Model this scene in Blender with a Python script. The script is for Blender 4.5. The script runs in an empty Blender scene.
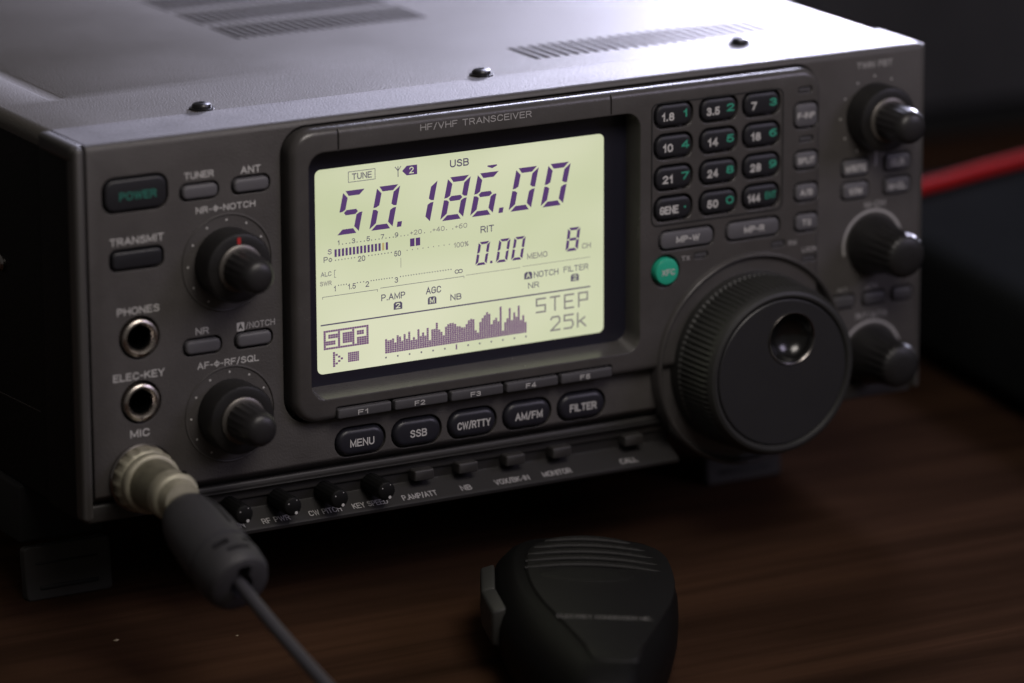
import bpy, bmesh, math, random
from mathutils import Vector, Matrix
random.seed(7)
S = bpy.context.scene
COL = S.collection
MM = 0.001
PI = math.pi

# ------------------------------------------------------------------ materials
def mat(name, col, rough=0.5, metal=0.0, spec=0.5, bump=0.0, bscale=900.0, vary=0.0, vscale=60.0,
        coat=0.0, emis=None, estr=0.0, edge=0.0, rvar=0.0):
    m = bpy.data.materials.new(name); m.use_nodes = True
    nt = m.node_tree; N = nt.nodes; L = nt.links
    b = N['Principled BSDF']
    b.inputs['Base Color'].default_value = (*col, 1)
    b.inputs['Roughness'].default_value = rough
    b.inputs['Metallic'].default_value = metal
    b.inputs['Specular IOR Level'].default_value = spec
    b.inputs['Coat Weight'].default_value = coat
    b.inputs['Coat Roughness'].default_value = 0.15
    tc = N.new('ShaderNodeTexCoord')
    if vary > 0 or rvar > 0:
        n = N.new('ShaderNodeTexNoise'); n.inputs['Scale'].default_value = vscale
        n.inputs['Detail'].default_value = 6; n.inputs['Roughness'].default_value = 0.65
        L.new(tc.outputs['Object'], n.inputs['Vector'])
        if vary > 0:
            mr = N.new('ShaderNodeMapRange'); mr.inputs['From Min'].default_value = 0.3; mr.inputs['From Max'].default_value = 0.7
            mr.inputs['To Min'].default_value = 1 - vary; mr.inputs['To Max'].default_value = 1 + vary
            L.new(n.outputs['Fac'], mr.inputs['Value'])
            mx = N.new('ShaderNodeVectorMath'); mx.operation = 'SCALE'; mx.inputs[0].default_value = col
            L.new(mr.outputs['Result'], mx.inputs['Scale']); L.new(mx.outputs['Vector'], b.inputs['Base Color'])
        if rvar > 0:
            m2 = N.new('ShaderNodeMapRange'); m2.inputs['From Min'].default_value = 0.3; m2.inputs['From Max'].default_value = 0.7
            m2.inputs['To Min'].default_value = rough - rvar; m2.inputs['To Max'].default_value = rough + rvar
            L.new(n.outputs['Fac'], m2.inputs['Value']); L.new(m2.outputs['Result'], b.inputs['Roughness'])
    nrm = None
    if edge > 0:
        bv = N.new('ShaderNodeBevel'); bv.samples = 4; bv.inputs['Radius'].default_value = edge * MM
        nrm = bv.outputs['Normal']
    if bump > 0:
        n3 = N.new('ShaderNodeTexNoise'); n3.inputs['Scale'].default_value = bscale; n3.inputs['Detail'].default_value = 3
        L.new(tc.outputs['Object'], n3.inputs['Vector'])
        bp = N.new('ShaderNodeBump'); bp.inputs['Strength'].default_value = bump; bp.inputs['Distance'].default_value = 0.0003
        L.new(n3.outputs['Fac'], bp.inputs['Height'])
        if nrm: L.new(nrm, bp.inputs['Normal'])
        nrm = bp.outputs['Normal']
    if nrm: L.new(nrm, b.inputs['Normal'])
    if emis:
        b.inputs['Emission Color'].default_value = (*emis, 1); b.inputs['Emission Strength'].default_value = estr
    return m

M = {}
M['panel'] = mat('panel_plastic', (0.062, 0.057, 0.055), 0.52, bump=0.4, bscale=1500, vary=0.13, vscale=55, rvar=0.06, edge=0.5)
M['bezel'] = mat('bezel_plastic', (0.060, 0.056, 0.055), 0.235, bump=0.16, bscale=1600, vary=0.12, vscale=55, rvar=0.05, edge=0.7)
M['trim'] = mat('trim_plastic', (0.060, 0.057, 0.055), 0.42, bump=0.1)
M['base'] = mat('base_plastic', (0.030, 0.028, 0.027), 0.5, bump=0.15, bscale=1500, edge=0.4)
M['chin'] = mat('chin_plastic', (0.016, 0.0148, 0.0148), 0.5, spec=0.3, bump=0.15, bscale=1500, edge=0.3)
M['cover'] = mat('cover_paint', (0.084, 0.076, 0.065), 0.39, spec=0.6, bump=0.5, bscale=1500, vary=0.08, vscale=15, rvar=0.03)
M['coverlip'] = mat('cover_lip_paint', (0.100, 0.094, 0.090), 0.42, spec=0.55, bump=0.12, bscale=1400, edge=0.5)
M['case'] = mat('case_black_paint', (0.004, 0.004, 0.004), 0.6, spec=0.25, bump=0.4)
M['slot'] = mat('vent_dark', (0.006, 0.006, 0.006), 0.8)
M['black'] = mat('key_rubber_black', (0.014, 0.014, 0.017), 0.42, spec=0.45, bump=0.08, edge=0.35)
M['mode'] = mat('mode_button_black', (0.016, 0.016, 0.022), 0.36, spec=0.5, bump=0.06, edge=0.5)
M['grey'] = mat('button_grey', (0.088, 0.085, 0.093), 0.5, bump=0.1, edge=0.4)
M['greyd'] = mat('button_dark_grey', (0.058, 0.056, 0.060), 0.5, bump=0.1, edge=0.4)
M['well'] = mat('recess_black', (0.008, 0.008, 0.008), 0.7)
M['knob'] = mat('knob_rubber', (0.012, 0.0115, 0.0115), 0.42, spec=0.45, bump=0.2, bscale=1500, vary=0.2, vscale=120)
M['knobtip'] = mat('knob_tip_plastic', (0.018, 0.017, 0.018), 0.38, spec=0.4, bump=0.12, bscale=1500, vary=0.15, vscale=150)
M['dial'] = mat('dial_rubber', (0.022, 0.022, 0.021), 0.5, spec=0.4, bump=0.15, bscale=1200, vary=0.12, vscale=80)
M['dialface'] = mat('dial_face', (0.019, 0.019, 0.0205), 0.42, spec=0.4, bump=0.12, bscale=2000, vary=0.06)
M['dimple'] = mat('dimple_gloss', (0.006, 0.006, 0.006), 0.2, spec=0.6)
M['chrome'] = mat('dark_chrome', (0.30, 0.28, 0.27), 0.25, metal=1.0)
M['jack'] = mat('jack_metal', (0.62, 0.57, 0.52), 0.28, metal=1.0, rvar=0.08, vscale=200)
M['collar'] = mat('knob_collar', (0.14, 0.13, 0.12), 0.4, metal=0.7)
M['hole'] = mat('jack_hole', (0.002, 0.002, 0.002), 0.9, spec=0.0)
M['brass'] = mat('plug_nickel', (0.36, 0.34, 0.26), 0.5, metal=0.4, vary=0.25, vscale=120, rvar=0.1)
M['brassd'] = mat('plug_nickel_worn', (0.17, 0.16, 0.115), 0.55, metal=0.3, vary=0.3, vscale=160)
M['boot'] = mat('boot_rubber', (0.037, 0.036, 0.040), 0.55, bump=0.2, bscale=700, vary=0.12, vscale=60)
M['cord'] = mat('cord_rubber', (0.048, 0.046, 0.054), 0.40, spec=0.5, bump=0.1)
M['print'] = mat('print_white', (0.50, 0.49, 0.48), 0.6)
M['printd'] = mat('print_grey', (0.34, 0.33, 0.33), 0.6)
M['printm'] = mat('print_dim', (0.16, 0.155, 0.15), 0.7)
M['green'] = mat('print_green', (0.035, 0.30, 0.20), 0.5)
M['teal'] = mat('print_teal', (0.020, 0.16, 0.12), 0.5)
M['xfc'] = mat('xfc_green', (0.02, 0.36, 0.23), 0.4, bump=0.1, edge=0.4)
M['red'] = mat('red_mark', (0.45, 0.02, 0.02), 0.5)
M['redcable'] = mat('red_cable', (0.42, 0.009, 0.010), 0.6, spec=0.2, bump=0.1, vary=0.1)
M['glass'] = mat('display_surround', (0.016, 0.016, 0.026), 0.22, spec=0.6)
M['lcd_dark'] = mat('lcd_segment', (0.02, 0.01, 0.04), 0.3, emis=(0.082, 0.040, 0.135), estr=1.0, spec=0.2)
M['lcd_thin'] = mat('lcd_print', (0.02, 0.02, 0.03), 0.3, emis=(0.085, 0.070, 0.115), estr=1.0, spec=0.2)
M['lcd_pale'] = mat('lcd_faint', (0.02, 0.02, 0.03), 0.3, emis=(0.24, 0.235, 0.20), estr=1.0, spec=0.2)
M['lcd_dot'] = mat('lcd_dot', (0.02, 0.01, 0.03), 0.3, emis=(0.155, 0.075, 0.165), estr=1.0, spec=0.2)
M['lcd_amber'] = mat('lcd_amber', (0.02, 0.02, 0.01), 0.3, emis=(0.46, 0.36, 0.16), estr=1.0, spec=0.2)
M['mic'] = mat('mic_plastic', (0.003, 0.0028, 0.0028), 0.55, spec=0.13, bump=0.25, bscale=1300, vary=0.12)
M['micface'] = mat('mic_face', (0.006, 0.0057, 0.0055), 0.55, spec=0.22, bump=0.35, bscale=1500)
M['grom'] = mat('grommet_rubber', (0.004, 0.004, 0.004), 0.7, spec=0.12)
M['trimk'] = mat('trimmer_plastic', (0.006, 0.006, 0.006), 0.6, spec=0.15)
M['ptt'] = mat('mic_switch_grey', (0.030, 0.030, 0.028), 0.5, bump=0.15)
M['foot'] = mat('foot_plastic', (0.036, 0.034, 0.032), 0.6, spec=0.3, bump=0.2, edge=0.5)
M['boxm'] = mat('box_black', (0.010, 0.011, 0.0115), 0.95, spec=0.04, bump=0.5, bscale=500, vary=0.15, vscale=25)
M['blockm'] = mat('blocker_black', (0.050, 0.050, 0.052), 0.85, spec=0.1, bump=0.3, bscale=400, vary=0.15, vscale=20)
M['floor'] = mat('floor_dark', (0.05, 0.05, 0.052), 1.0, spec=0.0, vary=0.1, vscale=3)
M['crumb'] = mat('crumb', (0.30, 0.24, 0.15), 0.7)
M['screw'] = mat('screw_black', (0.03, 0.03, 0.032), 0.3, metal=0.6)

def lcd_mat():
    m = bpy.data.materials.new('lcd_backlight'); m.use_nodes = True
    nt = m.node_tree; N = nt.nodes; L = nt.links; b = N['Principled BSDF']
    b.inputs['Base Color'].default_value = (0.10, 0.11, 0.07, 1); b.inputs['Roughness'].default_value = 0.35
    b.inputs['Specular IOR Level'].default_value = 0.3
    tc = N.new('ShaderNodeTexCoord')
    mp = N.new('ShaderNodeMapping'); mp.inputs['Scale'].default_value = (14, 1, 22)
    n = N.new('ShaderNodeTexNoise'); n.inputs['Scale'].default_value = 1.0; n.inputs['Detail'].default_value = 2
    L.new(tc.outputs['Object'], mp.inputs['Vector']); L.new(mp.outputs['Vector'], n.inputs['Vector'])
    cr = N.new('ShaderNodeValToRGB')
    cr.color_ramp.elements[0].position = 0.3; cr.color_ramp.elements[0].color = (0.52, 0.57, 0.35, 1)
    cr.color_ramp.elements[1].position = 0.7; cr.color_ramp.elements[1].color = (0.70, 0.71, 0.52, 1)
    L.new(n.outputs['Fac'], cr.inputs['Fac']); L.new(cr.outputs['Color'], b.inputs['Emission Color'])
    b.inputs['Emission Strength'].default_value = 0.95
    return m
M['lcd'] = lcd_mat()

def wood_mat():
    m = bpy.data.materials.new('table_wood'); m.use_nodes = True
    nt = m.node_tree; N = nt.nodes; L = nt.links; b = N['Principled BSDF']
    tc = N.new('ShaderNodeTexCoord')
    mp = N.new('ShaderNodeMapping'); mp.inputs['Scale'].default_value = (1.8, 17, 17); mp.inputs['Rotation'].default_value = (0, 0, 0.06)
    n = N.new('ShaderNodeTexNoise'); n.inputs['Scale'].default_value = 1.6; n.inputs['Detail'].default_value = 7
    n.inputs['Roughness'].default_value = 0.6; n.inputs['Distortion'].default_value = 0.6
    mp2 = N.new('ShaderNodeMapping'); mp2.inputs['Scale'].default_value = (6, 240, 240); mp2.inputs['Rotation'].default_value = (0, 0, 0.06)
    n2 = N.new('ShaderNodeTexNoise'); n2.inputs['Scale'].default_value = 1.0; n2.inputs['Detail'].default_value = 4
    L.new(tc.outputs['Object'], mp.inputs['Vector']); L.new(mp.outputs['Vector'], n.inputs['Vector'])
    L.new(tc.outputs['Object'], mp2.inputs['Vector']); L.new(mp2.outputs['Vector'], n2.inputs['Vector'])
    cr = N.new('ShaderNodeValToRGB'); e = cr.color_ramp.elements
    e[0].position = 0.32; e[0].color = (0.018, 0.010, 0.0066, 1)
    e[1].position = 0.68; e[1].color = (0.062, 0.032, 0.018, 1)
    x = e.new(0.5); x.color = (0.039, 0.0205, 0.0125, 1)
    L.new(n.outputs['Fac'], cr.inputs['Fac'])
    mr = N.new('ShaderNodeMapRange'); mr.inputs['From Min'].default_value = 0.3; mr.inputs['From Max'].default_value = 0.7
    mr.inputs['To Min'].default_value = 0.86; mr.inputs['To Max'].default_value = 1.12
    L.new(n2.outputs['Fac'], mr.inputs['Value'])
    sc = N.new('ShaderNodeVectorMath'); sc.operation = 'SCALE'
    L.new(cr.outputs['Color'], sc.inputs[0]); L.new(mr.outputs['Result'], sc.inputs['Scale'])
    L.new(sc.outputs['Vector'], b.inputs['Base Color'])
    m2 = N.new('ShaderNodeMapRange'); m2.inputs['To Min'].default_value = 0.7; m2.inputs['To Max'].default_value = 0.85
    L.new(n.outputs['Fac'], m2.inputs['Value']); L.new(m2.outputs['Result'], b.inputs['Roughness'])
    bp = N.new('ShaderNodeBump'); bp.inputs['Strength'].default_value = 0.25; bp.inputs['Distance'].default_value = 0.0004
    L.new(n2.outputs['Fac'], bp.inputs['Height']); L.new(bp.outputs['Normal'], b.inputs['Normal'])
    b.inputs['Specular IOR Level'].default_value = 0.0
    return m
M['wood'] = wood_mat()

# ------------------------------------------------------------------ object helpers (millimetres in, metres out)
def link(name, me, parent=None, loc=(0, 0, 0), m=None):
    o = bpy.data.objects.new(name, me); COL.objects.link(o)
    o.location = [c * MM for c in loc]
    if parent: o.parent = parent
    if m and me and not me.materials: me.materials.append(m)
    return o
def to_mesh(name, verts, faces, m, smooth=None):
    me = bpy.data.meshes.new(name)
    me.from_pydata([[c * MM for c in v] for v in verts], [], faces); me.update()
    if m: me.materials.append(m)
    if smooth is not None:
        me.shade_smooth(); me.set_sharp_from_angle(angle=math.radians(smooth))
    return me
def empty(name, label, cat, group=None, loc=(0, 0, 0)):
    o = bpy.data.objects.new(name, None); COL.objects.link(o); o.location = [c * MM for c in loc]
    o.empty_display_size = 0.02
    o['label'] = label; o['category'] = cat
    if group: o['group'] = group
    return o

def rr_outline(w, h, r, seg=6):
    """rounded rectangle outline in x,z, counter-clockwise seen from the front (-y)"""
    r = max(0.02, min(r, w / 2 - 0.01, h / 2 - 0.01)); pts = []
    for cx, cz, a0 in ((w/2 - r, -h/2 + r, -PI/2), (w/2 - r, h/2 - r, 0), (-w/2 + r, h/2 - r, PI/2), (-w/2 + r, -h/2 + r, PI)):
        for i in range(seg + 1):
            a = a0 + (PI/2) * i / seg
            pts.append((cx + r * math.cos(a), cz + r * math.sin(a)))
    return pts
def rings_mesh(name, rings, m, smooth=40, cap0=True, cap1=True):
    """rings: list of [(x,y,z)...] of equal count, first = back, last = front"""
    V = []; F = []; n = len(rings[0])
    for r in rings: V += r
    for k in range(len(rings) - 1):
        for i in range(n):
            j = (i + 1) % n
            F.append((k*n + i, k*n + j, (k+1)*n + j, (k+1)*n + i))
    if cap0: F.append(tuple(reversed(range(n))))
    if cap1: F.append(tuple((len(rings)-1)*n + i for i in range(n)))
    me = to_mesh(name, V, F, m)
    if cap0 and cap1:
        bm = bmesh.new(); bm.from_mesh(me); bmesh.ops.recalc_face_normals(bm, faces=bm.faces[:]); bm.to_mesh(me); bm.free()
    if smooth is not None:
        me.shade_smooth(); me.set_sharp_from_angle(angle=math.radians(smooth))
    return me
def rr(name, w, h, r, prof, m, smooth=40, seg=6, slab=None):
    """prof: list of (inset, y) from back to front"""
    rings = []
    for ins, y in prof:
        rings.append([(x, y, z) for x, z in rr_outline(w - 2*ins, h - 2*ins, r - ins, seg)])
    return rings_mesh(name, rings, m, smooth)
def lathe(name, prof, m, seg=48, smooth=35, mod=None, cap=True):
    """prof (r,y) back to front, axis along y"""
    rings = []
    for k, (r, y) in enumerate(prof):
        ring = []
        for i in range(seg):
            a = 2 * PI * i / seg
            rr_ = r * (mod(a, k) if mod else 1)
            ring.append((rr_ * math.cos(a), y, rr_ * math.sin(a)))
        rings.append(ring)
    return rings_mesh(name, rings, m, smooth, cap, cap)
def box(name, x0, x1, y0, y1, z0, z1, m, bev=0.0, seg=3):
    V = [(x, y, z) for x in (x0, x1) for y in (y0, y1) for z in (z0, z1)]
    F = [(0,1,3,2),(4,6,7,5),(0,4,5,1),(2,3,7,6),(0,2,6,4),(1,5,7,3)]
    me = to_mesh(name, V, F, m)
    if bev:
        bm = bmesh.new(); bm.from_mesh(me)
        bmesh.ops.bevel(bm, geom=bm.edges[:], offset=bev*MM, segments=seg, profile=0.5, affect='EDGES')
        bm.to_mesh(me); bm.free(); me.shade_smooth(); me.set_sharp_from_angle(angle=math.radians(50))
    return me
def extrude_x(name, prof, x0, x1, m, smooth=35):
    """closed profile (y,z) swept along x"""
    r0 = [(x0, y, z) for y, z in prof]; r1 = [(x1, y, z) for y, z in prof]
    me = rings_mesh(name, [r0, r1], m, smooth)
    bm = bmesh.new(); bm.from_mesh(me); bmesh.ops.recalc_face_normals(bm, faces=bm.faces[:]); bm.to_mesh(me); bm.free()
    return me
def sweep(name, pts, radius, m, seg=14, sub=10, caps=True):
    """smooth tube through points (Catmull-Rom)"""
    P = [Vector(p) for p in pts]; Q = []
    ext = [2*P[0] - P[1]] + P + [2*P[-1] - P[-2]]
    for i in range(1, len(ext) - 2):
        a, b, c, d = ext[i-1:i+3]
        for k in range(sub):
            t = k / sub
            Q.append(0.5*((2*b) + (c-a)*t + (2*a-5*b+4*c-d)*t*t + (3*b-a-3*c+d)*t**3))
    Q.append(P[-1])
    rings = []; up = Vector((0.13, 0.2, 0.97))
    for i, q in enumerate(Q):
        t = (Q[min(i+1, len(Q)-1)] - Q[max(i-1, 0)]).normalized()
        u = up - t * up.dot(t); u.normalize(); up = u; v = t.cross(u)
        R = radius(i / (len(Q)-1)) if callable(radius) else radius
        rings.append([tuple(q + (u*math.cos(2*PI*k/seg) + v*math.sin(2*PI*k/seg)) * R) for k in range(seg)])
    me = rings_mesh(name, rings, m, 60)
    bm = bmesh.new(); bm.from_mesh(me); bmesh.ops.recalc_face_normals(bm, faces=bm.faces[:]); bm.to_mesh(me); bm.free()
    return me
def merge(name, meshes, m=None):
    """several meshes as one; each item mesh or (mesh, (x,y,z) mm)"""
    bm = bmesh.new(); mats = []
    for it in meshes:
        me, off = it if isinstance(it, tuple) else (it, (0, 0, 0))
        n0 = len(bm.verts); f0 = len(bm.faces)
        bm.from_mesh(me); bm.verts.ensure_lookup_table(); bm.faces.ensure_lookup_table()
        for v in bm.verts[n0:]: v.co += Vector(off) * MM
        mm_ = me.materials[0] if me.materials else m
        if mm_ not in mats: mats.append(mm_)
        for f in bm.faces[f0:]: f.material_index = mats.index(mm_)
    out = bpy.data.meshes.new(name); bm.to_mesh(out); bm.free()
    for x in mats: out.materials.append(x)
    return out
def cut(ob, cutters):
    me = merge('cutter_mesh', cutters)
    c = bpy.data.objects.new('cutter', me); COL.objects.link(c); c.parent = ob
    md = ob.modifiers.new('cut', 'BOOLEAN'); md.operation = 'DIFFERENCE'; md.object = c; md.solver = 'EXACT'
    dg = bpy.context.evaluated_depsgraph_get(); dg.update()
    new = bpy.data.meshes.new_from_object(ob.evaluated_get(dg))
    ob.modifiers.remove(md); nm = ob.data.name; ob.data = new
    bpy.data.objects.remove(c); 
    new.shade_smooth(); new.set_sharp_from_angle(angle=math.radians(35))
    return new

# ------------------------------------------------------------------ text (printed ink sheets)
def arc(cx, cy, rx, ry, a0, a1, n=8):
    return [(cx + rx*math.cos(math.radians(a0 + (a1-a0)*i/n)), cy + ry*math.sin(math.radians(a0 + (a1-a0)*i/n))) for i in range(n+1)]
GLYPH = {
 'A': (.74, [[(0,0),(.37,1),(.74,0)], [(.13,.34),(.61,.34)]]),
 'B': (.66, [[(0,0),(0,1),(.40,1)] + arc(.40,.765,.22,.235,80,-80) + [(.40,.53),(0,.53)], [(.36,.53)] + arc(.40,.265,.26,.265,80,-80) + [(.40,0),(0,0)]]),
 'C': (.70, [arc(.37,.70,.33,.30,15,170) + arc(.35,.30,.35,.30,190,345)]),
 'D': (.68, [[(0,0),(0,1),(.30,1)] + arc(.32,.64,.36,.36,80,0) + arc(.32,.36,.36,.36,0,-80) + [(.30,0),(0,0)]]),
 'E': (.60, [[(.60,1),(0,1),(0,0),(.62,0)], [(0,.52),(.54,.52)]]),
 'F': (.56, [[(.58,1),(0,1),(0,0)], [(0,.51),(.50,.51)]]),
 'G': (.72, [arc(.37,.70,.33,.30,20,170) + arc(.35,.30,.35,.30,190,300) + [(.70,.14),(.70,.48),(.40,.48)]]),
 'H': (.68, [[(0,0),(0,1)], [(.68,0),(.68,1)], [(0,.53),(.68,.53)]]),
 'I': (.02, [[(.01,0),(.01,1)]]),
 'J': (.50, [[(.50,1),(.50,.26)] + arc(.25,.26,.25,.26,-10,-180)]),
 'K': (.68, [[(0,0),(0,1)], [(.64,1),(0,.38)], [(.22,.58),(.68,0)]]),
 'L': (.54, [[(0,1),(0,0),(.56,0)]]),
 'M': (.80, [[(0,0),(0,1),(.40,.12),(.80,1),(.80,0)]]),
 'N': (.68, [[(0,0),(0,1),(.68,0),(.68,1)]]),
 'O': (.74, [arc(.37,.63,.37,.37,0,180,12) + arc(.37,.37,.37,.37,180,360,12) + [(.74,.63)]]),
 'P': (.62, [[(0,0),(0,1),(.36,1)] + arc(.36,.725,.27,.275,80,-80) + [(.36,.45),(0,.45)]]),
 'Q': (.74, [arc(.37,.63,.37,.37,0,180,12) + arc(.37,.37,.37,.37,180,360,12) + [(.74,.63)], [(.44,.26),(.76,-.04)]]),
 'R': (.66, [[(0,0),(0,1),(.38,1)] + arc(.38,.74,.26,.26,80,-80) + [(.38,.48),(0,.48)], [(.40,.48),(.66,0)]]),
 'S': (.64, [arc(.32,.745,.29,.255,15,200) + arc(.32,.26,.32,.26,62,-165)]),
 'T': (.66, [[(0,1),(.66,1)], [(.33,1),(.33,0)]]),
 'U': (.68, [[(0,1),(0,.32)] + arc(.34,.32,.34,.32,180,360,10) + [(.68,1)]]),
 'V': (.70, [[(0,1),(.35,0),(.70,1)]]),
 'W': (1.0, [[(0,1),(.25,0),(.50,.92),(.75,0),(1.0,1)]]),
 'X': (.68, [[(0,0),(.68,1)], [(0,1),(.68,0)]]),
 'Y': (.68, [[(0,1),(.34,.46),(.68,1)], [(.34,.46),(.34,0)]]),
 'Z': (.62, [[(0,1),(.62,1),(0,0),(.62,0)]]),
 '0': (.56, [arc(.28,.66,.28,.34,0,180,10) + arc(.28,.34,.28,.34,180,360,10) + [(.56,.66)]]),
 '1': (.30, [[(0,.74),(.10,.77),(.24,1),(.24,0)]]),
 '2': (.56, [arc(.28,.72,.27,.28,170,-20,10) + [(.02,.02),(.57,.0)]]),
 '3': (.56, [arc(.27,.75,.25,.25,160,-75,9) + [(.20,.52)], [(.20,.52)] + arc(.27,.265,.28,.265,75,-160,10)]),
 '4': (.60, [[(.44,0),(.44,1),(.38,.92),(0,.30),(0,.26),(.62,.26)]]),
 '5': (.56, [[(.52,1),(.10,1),(.04,.50)] + arc(.27,.32,.28,.32,110,-160,10)]),
 '6': (.56, [arc(.28,.31,.28,.31,0,360,14), arc(.42,.50,.42,.50,180,75,8)]),
 '7': (.54, [[(0,1),(.54,1),(.16,0)]]),
 '8': (.56, [arc(.28,.76,.24,.24,-90,270,14), arc(.28,.265,.28,.265,90,450,14)]),
 '9': (.56, [arc(.28,.69,.28,.31,0,360,14), arc(.14,.50,.42,.50,0,-105,8)]),
 '.': (.06, [[(.03,0),(.03,.06)]]),
 '/': (.36, [[(0,-.06),(.36,1.06)]]),
 '-': (.30, [[(0,.44),(.30,.44)]]),
 '+': (.44, [[(0,.46),(.44,.46)], [(.22,.22),(.22,.70)]]),
 '%': (.72, [[(.10,0),(.62,1)], arc(.15,.78,.14,.20,0,360,10), arc(.57,.22,.14,.20,0,360,10)]),
 'o': (.50, [arc(.25,.34,.25,.34,0,360,14)]),
 '\u03a6': (.66, [arc(.33,.50,.33,.30,0,360,16), [(.33,-.02),(.33,1.02)]]),
 '\u0394': (.70, [[(0,0),(.35,1),(.70,0),(0,0)]]),
 '\u221e': (1.3, [arc(.33,.44,.33,.36,0,360,16), arc(.97,.44,.33,.36,0,360,16)]),
 ' ': (.28, []),
}
def ribbon(pts, t, cap_=True):
    """constant-width stroke with mitred joints -> (verts, faces) in 2-D"""
    P = [Vector(p) for p in pts]; Q = [P[0]]
    for p in P[1:]:
        if (p - Q[-1]).length > 1e-4: Q.append(p)
    P = Q; n = len(P); closed = (P[0] - P[-1]).length < 1e-3 and n > 3
    if not closed and cap_ and n > 1:
        P[0] = P[0] - (P[1]-P[0]).normalized()*t/2; P[-1] = P[-1] + (P[-1]-P[-2]).normalized()*t/2
    if closed: P = P[:-1]; n -= 1
    V = []
    for i in range(n):
        a = P[i-1] if (i > 0 or closed) else None
        b = P[(i+1) % n] if (i < n-1 or closed) else None
        d0 = (P[i]-a).normalized() if a is not None else None
        d1 = (b-P[i]).normalized() if b is not None else None
        if d0 is None: d0 = d1
        if d1 is None: d1 = d0
        n0 = Vector((-d0.y, d0.x)); n1 = Vector((-d1.y, d1.x)); m_ = n0 + n1
        if m_.length < 1e-3: m_ = n0
        m_.normalize(); k = 1 / max(0.38, m_.dot(n0))
        V += [P[i] + m_*t/2*k, P[i] - m_*t/2*k]
    F = []
    for i in range(n if closed else n-1):
        j = (i+1) % n; F.append((2*i, 2*i+1, 2*j+1, 2*j))
    return V, F
def text_mesh(s, m, cx, cz, h, w=None, y=-0.05, bold=0.012, slope=None):
    """flat printed lettering in the x,z plane facing -y; h cap height, w full width (mm)"""
    t = 0.125 + bold * 2.2; gap = 0.13 + t; x = t/2; strokes = []
    for ch in s:
        gw, L_ = GLYPH[ch]
        for pl_ in L_: strokes.append([(x + a, t/2 + b*(1-t)) for a, b in pl_])
        x += gw + gap
    tot = x - gap + t/2
    k = h; kx = (w / tot) if w else k
    V = []; F = []
    for q_, st in enumerate(strokes):
        v, f = ribbon([(a*kx/k, b) for a, b in st], t); n0 = len(V)
        yy = y - 0.004*(q_ % 3)
        for p in v:
            lx = (p.x*k - tot*kx/2); lz = p.y*k - h/2
            V.append((cx+lx, yy + lz*slope[0], cz + lz*slope[1]) if slope else (cx+lx, yy, cz+lz))
        F += [tuple(n0 + i for i in ff) for ff in f]
    return to_mesh('lettering', V, F, m)
def label(s, parent, m, cx, cz, h, w=None, y=-0.05, name='printed_label', **k):
    return link(name, text_mesh(s, m, cx, cz, h, w, y, **k), parent)

# ================================================================== RADIO
TILT = -math.atan(0.089)
TZ = 38.763
radio = empty('radio_transceiver', 'dark grey radio transceiver with a lit pale green display, on the wooden table', 'radio transceiver')
radio.location = (0, 0, TZ * MM); radio.rotation_euler = (TILT, 0, 0)
H = 112.0; W = 287.0

# --- case body (black metal box behind the bezel)
case = link('case', merge('case', [box('case', 0.4, W - 0.4, 24, 300, 0.0, H - 4.6, M['case'], 1.0), box('c', -0.6, 2.9, 3.6, 26, 0.4, H - 4.6, M['case'], 0.6), box('c', W-2.4, W+0.2, 5.6, 26, 0.4, H - 1.0, M['case'], 0.6)]), radio)
link('case_screw', lathe('case_screw', [(2.6, 0.5), (2.6, -0.8), (1.9, -1.4), (0.01, -1.5)], M['chrome'], 20), case, (0.4, 57, 66)).rotation_euler = (0, 0, -PI/2)
seam = to_mesh('case_seam', [(0.25, 32, 26.4), (0.25, 62, 25.1), (0.25, 62, 25.4), (0.25, 32, 26.7), (0.5, 32, 26.4), (0.5, 62, 25.1), (0.5, 62, 25.4), (0.5, 32, 26.7)],
               [(0, 3, 2, 1), (4, 5, 6, 7), (0, 1, 5, 4), (3, 7, 6, 2), (0, 4, 7, 3), (1, 2, 6, 5)], M['trim'])
link('case_seam', seam, case)

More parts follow.
